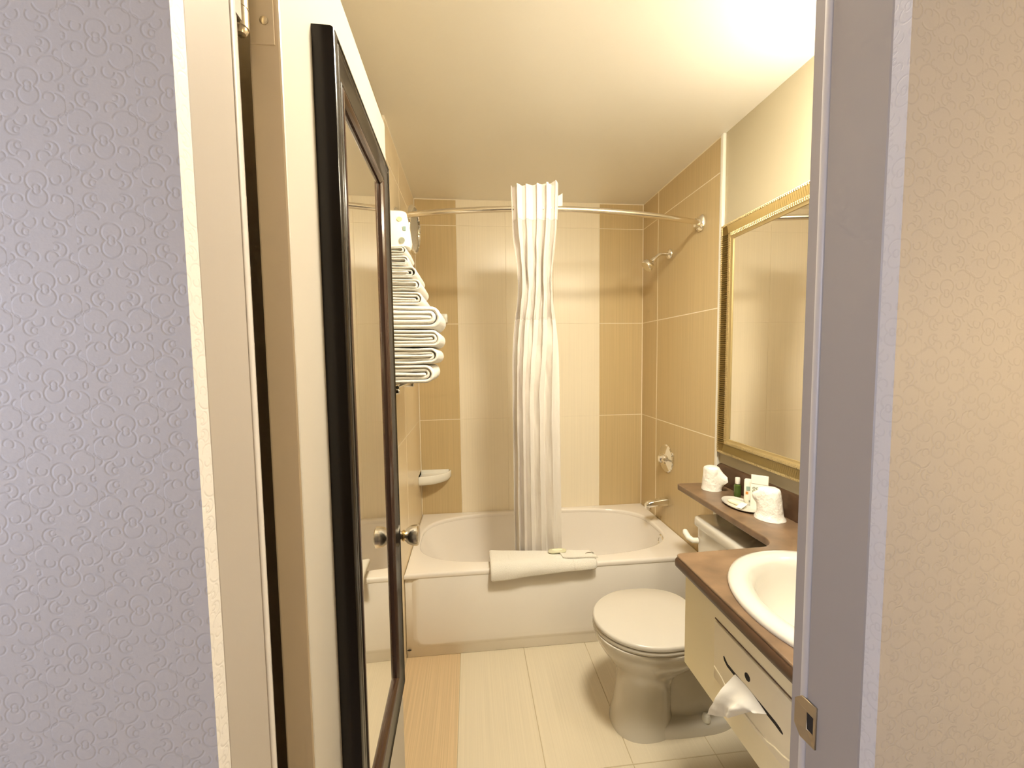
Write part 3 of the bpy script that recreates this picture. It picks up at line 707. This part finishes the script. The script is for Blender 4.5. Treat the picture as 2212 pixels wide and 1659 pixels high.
for s in (-1, 1):
    ob('seat_hinge', finish(box(0.872, 0.905, TC + s * 0.07 - 0.02, TC + s * 0.07 + 0.02, 0.389, 0.414, bev=0.006, seg=2)), 'seat', to)
    ob('bolt_cap', finish(lathe([(0.016, 0), (0.016, 0.012), (0.012, 0.022), (0.004, 0.026), (0.001, 0.0262)], (0.865, TC + s * 0.078, 0.044), (0, 0, 1), 18)), 'cap', to)
tk = bmesh.new()
ring_loft([[Vector((x, y, zz)) for x, y in ellipse((x0 + 1.140) / 2, TC, (1.140 - x0) / 2, hw, 48, 7)] for zz, x0, hw in ((0.392, 0.99, 0.165), (0.41, 0.975, 0.180), (0.55, 0.966, 0.190), (0.690, 0.962, 0.195))], bm=tk)
ob('tank', finish(tk, angle=50), 'china', to)
ob('tank_lid', finish(ring_loft([[Vector((x, y, zz)) for x, y in ellipse(1.048, TC, 0.097 * k + o * 0, 0.205 * k, 48, 7)] for zz, k, o in ((0.691, 0.97, 0), (0.694, 1.0, 0), (0.715, 1.0, 0), (0.724, 0.985, 0), (0.728, 0.94, 0))]), angle=50), 'china', to)
ob('flush_lever', finish(sweep([(0.965, 1.598, 0.628), (0.944, 1.602, 0.628), (0.934, 1.618, 0.634), (0.932, 1.640, 0.646), (0.935, 1.650, 0.652)], [0.012, 0.012, 0.0125, 0.013, 0.010], 12)), 'cap', to)

# ------------------------------------------------------------------ vanity
va = thing('vanity_cabinet', (0.88, 0.78, 0.50), 'cream wall-hung vanity cabinet with a tissue dispenser in its front', 'cabinet')
VX, VY1, VZ0, VZ1 = 0.628, 1.100, 0.502, 0.792
vb = box(VX, VX + 0.016, YWB + 0.002, VY1, VZ0, VZ1)
box(VX + 0.0165, XR + 0.006, VY1 - 0.016, VY1, VZ0, VZ1, bm=vb); box(VX + 0.0165, XR + 0.006, YWB + 0.002, YWB + 0.018, VZ0, VZ1, bm=vb)
box(VX + 0.0165, XR + 0.006, YWB + 0.0185, VY1 - 0.0165, VZ0, VZ0 + 0.016, bm=vb)
ob('body', finish(vb, smooth=False), 'cabinet', va)
dp = ob('dispenser_panel', finish(box(VX - 0.005, VX + 0.002, 0.690, 0.950, 0.578, 0.735, bev=0.0035, seg=2)), 'cab_panel', va)
def skew_panel():
    # the finger pull moulded along the lower edge: a scooped lip
    pts = [(0.945, 0.612), (0.915, 0.606), (0.895, 0.596), (0.870, 0.592), (0.79, 0.590), (0.755, 0.592), (0.735, 0.600), (0.715, 0.604), (0.693, 0.612)]
    return sweep([(VX - 0.0052, y, z_) for y, z_ in pts], 0.0022, 8)
ob('moulded_lip', finish(skew_panel()), 'cab_panel', dp)
ob('top_shade_strip', finish(box(VX - 0.0012, VX + 0.001, 0.690, 0.953, 0.7365, 0.7400), smooth=False), 'gap', va)  # flat brown strip standing in for the shade above the panel
def slot(pts, r): 
    b = bmesh.new(); n = len(pts); rings = []
    L_ = []; R_ = []
    for i, (y, z_) in enumerate(pts):
        a = Vector(pts[max(i - 1, 0)]); c = Vector(pts[min(i + 1, n - 1)]); d = (c - a).normalized(); nn = Vector((-d.y, d.x))
        rr_ = r * (0.45 if i in (0, n - 1) else 1.0)
        L_.append((y + nn.x * rr_, z_ + nn.y * rr_)); R_.append((y - nn.x * rr_, z_ - nn.y * rr_))
    poly = L_ + R_[::-1]
    return ring_loft([[Vector((VX - 0.0056, y, z_)) for y, z_ in poly], [Vector((VX - 0.0042, y, z_)) for y, z_ in poly]])
ob('tissue_slot', finish(slot([(0.908, 0.668), (0.903, 0.662), (0.893, 0.656), (0.87, 0.655), (0.82, 0.655), (0.77, 0.655), (0.735, 0.654), (0.722, 0.652), (0.714, 0.650)], 0.0042), smooth=False), 'black', dp)
for y, z_, r in ((0.8215, 0.684, 0.009), (0.802, 0.6265, 0.008)):
    ob('finger_hole', finish(lathe([(r, 0), (r, 0.0014)], (VX - 0.0042, y, z_), (-1, 0, 0), 18), smooth=False), 'black', dp)
# tissue pulled out of the slot
tb = bmesh.new(); N = 16; gv = []
A0, A1 = Vector((VX - 0.006, 0.862, 0.6575)), Vector((VX - 0.006, 0.758, 0.6525))
B0, B1 = Vector((VX - 0.040, 0.905, 0.520)), Vector((VX - 0.020, 0.800, 0.622))
for i in range(N + 1):
    row = []
    for j in range(N + 1):
        u, v = i / N, j / N
        p = A0.lerp(A1, u).lerp(B0.lerp(B1, u), v)
        p.x -= 0.010 * math.sin(PI * v) + 0.009 * v * math.sin(u * 11 + 1) 
        p.z += -0.012 * math.sin(u * PI) * v * v + 0.006 * math.sin(PI * u) * (1 - v)
        p += Vector((noise.noise(Vector((u * 6, v * 5, 4))) * 0.008 * v, noise.noise(Vector((u * 4, v * 4, 2))) * 0.004 * v, noise.noise(Vector((u * 4, v * 4, 7))) * 0.003 * v))
        row.append(tb.verts.new(p))
    gv.append(row)
for i in range(N):
    for j in range(N): tb.faces.new((gv[i][j], gv[i + 1][j], gv[i + 1][j + 1], gv[i][j + 1]))
shell(tb, 0.0006)
ob('tissue', finish(tb, angle=80), 'tissue', label='white tissue pulled out of the slot in the vanity front', cat='tissue')

# counter: deep part round the basin, narrow shelf over the toilet tank
CX0 = 0.606
def arc(cx, cy, r, a0, a1, n=10): return [(cx + r * math.cos(math.radians(a0 + (a1 - a0) * i / n)), cy + r * math.sin(math.radians(a0 + (a1 - a0) * i / n))) for i in range(n + 1)]
outl = [(XR + 0.006, YWB + 0.002)] + [(XR + 0.006, 1.7565), (XR - 0.001, 1.757)] + arc(0.949 + 0.02, 1.757 - 0.01, 0.02, 120, 180, 4) + arc(0.949 - 0.045, 1.128 + 0.075, 0.045, 20, -55, 8)
outl = [(XR + 0.006, YWB + 0.002), (XR + 0.006, 1.7515), (0.962, 1.757), (0.953, 1.753), (0.949, 1.744)] + arc(0.949 - 0.060, 1.128 + 0.062, 0.060, 0, -88, 10) + [(0.63, 1.124)] + arc(CX0 + 0.016, 1.124 - 0.016, 0.016, 95, 180, 5) + [(CX0, YWB + 0.002)]
SX, SY, SA, SB = 0.870, 0.815, 0.243, 0.268
ct = thing('countertop', (0.88, 1.1, 0.79), 'brown stone-look laminate countertop with a narrow shelf over the toilet tank', 'countertop')
ob('slab', finish(plate([outl, ellipse(SX, SY, SA - 0.03, SB - 0.03, 64)], ZCT - 0.026, ZCT, bev=0.004, res=3), angle=45), 'laminate', ct)
# dropped bullnose along the front edge
fe = [(CX0 + 0.022, ZCT - 0.0262), (CX0 + 0.002, ZCT - 0.0262), (CX0 - 0.003, ZCT - 0.018), (CX0 - 0.005, ZCT - 0.012), (CX0 - 0.0055, ZCT - 0.022), (CX0 - 0.004, ZCT - 0.032), (CX0 + 0.002, ZCT - 0.038), (CX0 + 0.022, ZCT - 0.038)]
fe = [(CX0 + 0.020, ZCT - 0.027), (CX0 - 0.001, ZCT - 0.027), (CX0 - 0.0015, ZCT - 0.006), (CX0 - 0.0055, ZCT - 0.012), (CX0 - 0.0065, ZCT - 0.022), (CX0 - 0.005, ZCT - 0.032), (CX0 + 0.001, ZCT - 0.0375), (CX0 + 0.020, ZCT - 0.0375)]
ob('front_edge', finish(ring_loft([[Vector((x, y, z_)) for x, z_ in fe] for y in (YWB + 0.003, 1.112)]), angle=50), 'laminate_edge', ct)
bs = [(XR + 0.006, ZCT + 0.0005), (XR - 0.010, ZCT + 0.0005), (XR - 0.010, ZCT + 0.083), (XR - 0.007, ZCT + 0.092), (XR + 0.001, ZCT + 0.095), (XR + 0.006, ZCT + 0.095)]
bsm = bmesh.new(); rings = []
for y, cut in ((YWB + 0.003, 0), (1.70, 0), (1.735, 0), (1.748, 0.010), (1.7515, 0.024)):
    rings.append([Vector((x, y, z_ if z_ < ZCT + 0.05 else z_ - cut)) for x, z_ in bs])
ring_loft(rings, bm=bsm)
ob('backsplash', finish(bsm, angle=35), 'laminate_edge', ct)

# drop-in oval basin
sk = thing('sink_basin', (SX, SY, ZCT), 'white oval china sink basin set into the brown countertop', 'sink')
prof = [(0.0, ZCT + 0.0005), (-0.001, ZCT + 0.006), (0.003, ZCT + 0.013), (0.014, ZCT + 0.018), (0.030, ZCT + 0.019), (0.046, ZCT + 0.015), (0.056, ZCT + 0.006), (0.063, ZCT - 0.012), (0.072, ZCT - 0.045), (0.088, ZCT - 0.085), (0.115, ZCT - 0.115), (0.15, ZCT - 0.130), (0.20, ZCT - 0.137), (0.225, ZCT - 0.138)]
ob('basin', finish(ring_loft([[Vector((x, y, z_)) for x, y in ellipse(SX, SY, SA - d, SB - d, 72)] for d, z_ in prof], cap0=False), angle=70), 'china', sk)
fx = 1.085
ob('faucet_base', finish(ring_loft([[Vector((x, y, zz)) for x, y in ellipse(fx, SY, 0.024 * k, 0.078 * k, 32, 3)] for zz, k in ((ZCT + 0.012, 1), (ZCT + 0.030, 1), (ZCT + 0.036, 0.9))]), angle=40), 'chrome', sk)
ob('faucet_spout', finish(sweep([(fx, SY, ZCT + 0.03), (fx - 0.005, SY, ZCT + 0.075), (fx - 0.03, SY, ZCT + 0.10), (fx - 0.075, SY, ZCT + 0.098), (fx - 0.105, SY, ZCT + 0.078)], [0.016, 0.015, 0.014, 0.012, 0.011], 14)), 'chrome', sk)
for s in (-1, 1):
    ob('tap_handle', finish(lathe([(0.016, 0), (0.018, 0.010), (0.016, 0.030), (0.010, 0.036), (0.001, 0.037)], (fx, SY + s * 0.052, ZCT + 0.034), (0, 0, 1), 12)), 'chrome', sk)

# ------------------------------------------------------------------ framed mirror over the vanity
vm = thing('wall_mirror', (XR, 1.17, 0.978), 'large wall mirror in a reeded antique gold frame above the vanity', 'mirror')
MY0, MY1, MZ0, MZ1 = 0.600, 1.738, 0.979, 2.003
def fprof(pr, name, material, ang=30):
    xb = XR + 0.0075
    rings = [[Vector((xb - h_, MY0 + i_, MZ0 + i_)), Vector((xb - h_, MY1 - i_, MZ0 + i_)), Vector((xb - h_, MY1 - i_, MZ1 - i_)), Vector((xb - h_, MY0 + i_, MZ1 - i_))] for i_, h_ in pr]
    return ob(name, finish(ring_loft(rings, cap0=False, cap1=False), angle=ang), material, vm)
fprof([(0, 0), (0, 0.022), (0.003, 0.027), (0.008, 0.028), (0.011, 0.025)], 'outer_bead', 'gold_bead')
fprof([(0.011, 0.025), (0.020, 0.0215), (0.032, 0.0185), (0.044, 0.018)], 'frame', 'gold_frame')
fprof([(0.044, 0.018), (0.046, 0.022), (0.050, 0.0235), (0.055, 0.022), (0.058, 0.019)], 'inner_bead', 'gold_bead')
fprof([(0.058, 0.019), (0.064, 0.016), (0.070, 0.0150), (0.071, 0.009)], 'sight_edge', 'gold_bead')
ob('mirror_glass', finish(box(XR - 0.0035, XR + 0.002, MY0 + 0.066, MY1 - 0.066, MZ0 + 0.066, MZ1 - 0.066), smooth=False), 'glass_mirror', vm)
# reeding: fine cross ribs on the frame band and beads (too small to count one by one)
rbm = bmesh.new(); rb2 = bmesh.new()
def rib(bm_, c, along, i0, i1, h0, h1, wd, ht, side):
    """a small ridge across the frame from inset i0 to i1"""
    xb = XR + 0.0075
    def P(ins, al, hh):
        if side == 'top': return Vector((xb - hh, al, MZ1 - ins))
        if side == 'bot': return Vector((xb - hh, al, MZ0 + ins))
        if side == 'far': return Vector((xb - hh, MY1 - ins, al))
        return Vector((xb - hh, MY0 + ins, al))
    vs = [bm_.verts.new(P(*q)) for q in ((i0, along - wd, h0), (i1, along - wd, h1), (i1, along, h1 + ht), (i0, along, h0 + ht), (i0, along + wd, h0), (i1, along + wd, h1))]
    bm_.faces.new((vs[0], vs[1], vs[2], vs[3])); bm_.faces.new((vs[3], vs[2], vs[5], vs[4]))
    bm_.faces.new((vs[0], vs[3], vs[4])); bm_.faces.new((vs[1], vs[5], vs[2]))
pitch = 0.0094
for side, a0, a1 in (('top', MY0, MY1), ('bot', MY0, MY1), ('far', MZ0, MZ1), ('near', MZ0, MZ1)):
    n = int((a1 - a0) / pitch)
    for k in range(1, n):
        al = a0 + (a1 - a0) * k / n; dd = min(al - a0, a1 - al)
        if dd > 0.045: rib(rbm, 0, al, 0.0115, 0.0435, 0.0245, 0.0178, 0.0040, 0.0044, side)
        if dd > 0.06:
            rib(rb2, 0, al, 0.045, 0.0575, 0.0205, 0.0195, 0.0036, 0.0042, side)
        if dd > 0.012: rib(rb2, 0, al, 0.0005, 0.010, 0.0245, 0.0262, 0.0036, 0.0032, side)
ob('reeded_band', finish(rbm, smooth=False), 'gold_frame', vm, kind='stuff')
ob('beaded_edge', finish(rb2, smooth=False), 'gold_bead', vm, kind='stuff')

# vanity light bar above the mirror, hidden from the camera by the door jamb
vlb = thing('vanity_light', (XR, 0.86, 2.09), 'chrome light bar with round frosted globes above the vanity mirror', 'lamp')
ob('back_bar', finish(box(XR - 0.022, XR + 0.008, 0.60, 1.13, 2.105, 2.205, bev=0.005, seg=2)), 'chrome', vlb)
for y in (0.68, 0.80, 0.92, 1.04):
    s_ = ob('socket', finish(lathe([(0.024, 0), (0.024, 0.018), (0.018, 0.022)], (XR - 0.022, y, 2.155), (-1, 0, 0), 20)), 'chrome', vlb)
    b = bmesh.new(); bmesh.ops.create_icosphere(b, subdivisions=2, radius=0.043)
    bmesh.ops.translate(b, verts=b.verts[:], vec=(XR - 0.082, y, 2.155)); ob('globe', finish(b), 'globe', vlb)

# ------------------------------------------------------------------ amenities on the shelf
def wrapped_cup(cx, cy, r0, r1, h, label, tail, flare):
    t_ = thing('wrapped_cup', (cx, cy, ZCT), label, 'cup', 'plastic wrapped cups')
    ob('cup', finish(lathe([(r0 * 0.96, 0.0008), (r0 * 0.95, 0.004), (r1 * 0.95, h * 0.93), (r1 * 0.9, h * 0.95), (0.001, h * 0.95)], (cx, cy, ZCT), (0, 0, 1), 28)), 'cup', t_)
    rg = []; n = 44
    for f in (0.0, 0.03, 0.10, 0.25, 0.45, 0.62, 0.78, 0.90, 0.965, 1.0, 1.01):
        row = []
        for i in range(n):
            a = 2 * PI * i / n
            base = r0 + (r1 - r0) * f
            rr_ = base * 1.04 + 0.0018 * noise.noise(Vector((math.cos(a) * 3, math.sin(a) * 3, f * 6 + cx * 40)))
            if f < 0.05: rr_ += flare
            if f > 0.95: rr_ *= {0.965: 0.93, 1.0: 0.72, 1.01: 0.10}[f]
            da = (a - tail[0] + PI) % (2 * PI) - PI
            rr_ += tail[1] * math.exp(-(da / 0.33) ** 2) * math.exp(-((f - tail[2]) / 0.24) ** 2) * (1 + 0.45 * math.sin(f * 34 + i))
            row.append(Vector((cx + rr_ * math.cos(a), cy + rr_ * math.sin(a), ZCT + 0.0006 + f * h)))
        rg.append(row)
    ob('wrap', finish(ring_loft(rg), angle=50), 'wrap', t_)
wrapped_cup(1.062, 1.660, 0.040, 0.031, 0.103, 'upside-down plastic cup in a crumpled wrap near the far end of the shelf', (-0.9, 0.028, 0.52), 0.001)
wrapped_cup(1.078, 1.328, 0.043, 0.030, 0.112, 'upside-down plastic cup in a loose flared wrap beside the soap dish', (2.6, 0.018, 0.75), 0.006)
gb = thing('shampoo_bottle', (1.112, 1.556, ZCT), 'tiny green shampoo bottle with a white cap on the brown shelf', 'bottle')
ob('bottle_body', finish(lathe([(0.0125, 0.0005), (0.0138, 0.002), (0.0138, 0.046), (0.012, 0.051), (0.007, 0.053), (0.007, 0.056)], (1.112, 1.556, ZCT), (0, 0, 1), 24), angle=40), 'green', gb)
ob('bottle_cap', finish(lathe([(0.0095, 0), (0.0098, 0.001), (0.0098, 0.023), (0.0085, 0.026), (0.001, 0.0262)], (1.112, 1.556, ZCT + 0.0555), (0, 0, 1), 24), angle=40), 'cap', gb)
# oval dish
dcx, dcy = 1.052, 1.452
ob('amenity_dish', finish(ring_loft([[Vector((x, y, ZCT + zz)) for x, y in ellipse(dcx, dcy, 0.056 * k, 0.088 * k, 40)] for zz, k in ((0.0008, 0.75), (0.004, 0.9), (0.009, 1.0), (0.0105, 0.995), (0.0075, 0.9), (0.006, 0.8), (0.0058, 0.1))]), angle=60), 'china', label='shallow white oval dish holding the soap on the shelf', cat='dish')
ZD = ZCT + 0.0066
sb = thing('soap_bar', (1.04, 1.47, ZD), 'cream wrapped soap bar lying on the white oval dish', 'soap')
sbm = finish(pillow(0, 0, 0, 0.018, 0.034, 0.012, 4)); 
sbm.transform(Matrix.Translation((1.044, 1.462, ZD)) @ Matrix.Rotation(math.radians(14), 4, 'Z')); ob('soap_wrapper', sbm, 'soap', sb)
fm = finish(box(-0.020, 0.020, -0.013, 0.013, 0.001, 0.004, bev=0.001), smooth=False)
fm.transform(Matrix.Translation((1.034, 1.420, ZD + 0.006)) @ Matrix.Rotation(math.radians(-18), 4, 'Y') @ Matrix.Rotation(math.radians(20), 4, 'Z')); ob('wrapper_flap', fm, 'white_paper', sb)
# lotion tube standing on its cap
lt = thing('lotion_tube', (1.088, 1.452, ZD), 'white lotion tube with teal and orange print standing on the dish', 'bottle')
def rot_at(me, cx, cy, ang): me.transform(Matrix.Translation((cx, cy, 0)) @ Matrix.Rotation(math.radians(ang), 4, 'Z')); return me
LZ = ZD
tubr = [[Vector((x, y, LZ + zz)) for x, y in ellipse(0, 0, a, b_, 32, 2.6)] for zz, a, b_ in ((0.0006, 0.017, 0.014), (0.003, 0.0185, 0.0155), (0.04, 0.0185, 0.013), (0.085, 0.0185, 0.0075), (0.098, 0.0175, 0.004), (0.1015, 0.014, 0.003))]
ob('tube_body', rot_at(finish(ring_loft(tubr), angle=50), 1.088, 1.452, -37), 'white_paper', lt)
ob('teal_print', rot_at(finish(box(-0.0105, 0.0025, -0.0128, -0.0118, LZ + 0.058, LZ + 0.074, bev=0.0004), smooth=False), 1.088, 1.452, -37), 'teal', lt)
ob('orange_print', rot_at(finish(box(-0.0125, -0.0035, -0.0138, -0.0128, LZ + 0.042, LZ + 0.053, bev=0.0004), smooth=False), 1.088, 1.452, -37), 'orange', lt)
ob('small_print', rot_at(finish(box(-0.001, 0.003, -0.0162, -0.0152, LZ + 0.012, LZ + 0.020), smooth=False), 1.088, 1.452, -37), 'grey', lt)
# folded paper packet with a grey emblem leaning on the backsplash
pk = thing('paper_packet', (1.115, 1.40, ZCT), 'white paper packet with a grey leaf emblem behind the lotion tube', 'packet')
PK = Matrix.Translation((1.096, 1.403, ZCT + 0.0012)) @ Matrix.Rotation(math.radians(-42), 4, 'Z') @ Matrix.Rotation(math.radians(-6), 4, 'X')
def pko(me): me.transform(PK); return me
ob('packet_body', pko(finish(box(-0.032, 0.026, -0.004, 0.004, 0.0, 0.132, bev=0.0018, seg=2))), 'white_paper', pk)
ob('packet_flap', pko(finish(box(-0.031, 0.025, -0.0055, -0.0042, 0.098, 0.131, bev=0.0005), smooth=False)), 'white_paper', pk)
em = bmesh.new()
for (x, z_, s_) in ((-0.021, 0.080, 0.0052), (-0.0095, 0.080, 0.0052), (-0.021, 0.068, 0.0052), (-0.0095, 0.068, 0.0052)):
    rg = ellipse(x, z_, s_, s_, 20, 2.6); ri = ellipse(x, z_, s_ * 0.45, s_ * 0.45, 20, 2.2)
    ring_loft([[Vector((a, -0.0040, c)) for a, c in rg], [Vector((a, -0.0046, c)) for a, c in rg], [Vector((a, -0.0046, c)) for a, c in ri], [Vector((a, -0.0040, c)) for a, c in ri]], cap0=False, cap1=False, bm=em)
ob('leaf_emblem', pko(finish(em, smooth=False)), 'grey', pk)

# ------------------------------------------------------------------ bedroom behind the camera
ob('wall_room_left', box(-1.7, -1.6, -3.2, YW, 0, HC), 'paint', kind='structure')
ob('wall_room_right', box(1.05, 1.15, -3.2, YW - 0.001, 0, HC), 'paint', kind='structure')
ob('wall_room_rear', box(-1.7, 1.15, -3.3, -3.2, 0, HC), 'paint', kind='structure')
ob('floor_room', box(-1.7, 1.15, -3.2, 0.395, -0.08, -0.001), 'carpet', kind='structure')
ob('ceiling_room', box(-1.7, 1.6, -3.2, YWB - 0.001, HC + 0.001, HC + 0.08), 'paint', kind='structure')
w1 = ob('assumed_window_1', box(-1.605, -1.585, -0.95, 0.15, 0.84, 2.16, bev=0.004), 'trim', kind='structure')  # assumed window, out of view, backing the added cool area light
ob('pane', box(-1.584, -1.580, -0.90, 0.10, 0.90, 2.10), 'window_glass', w1)
dml = thing('fill_ceiling_light', (0.46, 0.82, 2.32), 'added fill lamp, round and frosted, unseen on the bathroom ceiling inside the door', 'lamp')  # added fixture, out of view, to fill the bathroom with light
ob('fill_skirt', finish(lathe([(0.166, 0), (0.166, 0.040), (0.162, 0.043), (0.151, 0.040), (0.150, 0.018)], (0.46, 0.82, HC), (0, 0, -1), 40), angle=35), 'chrome', dml)  # deep skirt shaped to cut the added light's spill on the ceiling
ob('dome', finish(lathe([(0.148, 0.030), (0.142, 0.046), (0.115, 0.060), (0.075, 0.068), (0.03, 0.072), (0.001, 0.0725)], (0.46, 0.82, HC), (0, 0, -1), 40)), 'dome', dml)
wsn = thing('fill_sconce', (1.05, -0.25, 1.35), 'added warm fill sconce, unseen on the bedroom wall beside the doorway', 'lamp')  # added lamp, out of view, to warm the wall right of the doorway
ob('back_plate', finish(lathe([(0.05, 0), (0.05, 0.008), (0.03, 0.014), (0.012, 0.018), (0.010, 0.05)], (1.05, -0.25, 1.41), (-1, 0, 0), 24)), 'brushed', wsn)
ob('fill_sconce_shade', finish(lathe([(0.085, 0), (0.085, 0.001), (0.060, 0.149), (0.060, 0.15)], (0.945, -0.25, 1.35), (0, 0, 1), 32), angle=40), 'shade', wsn)
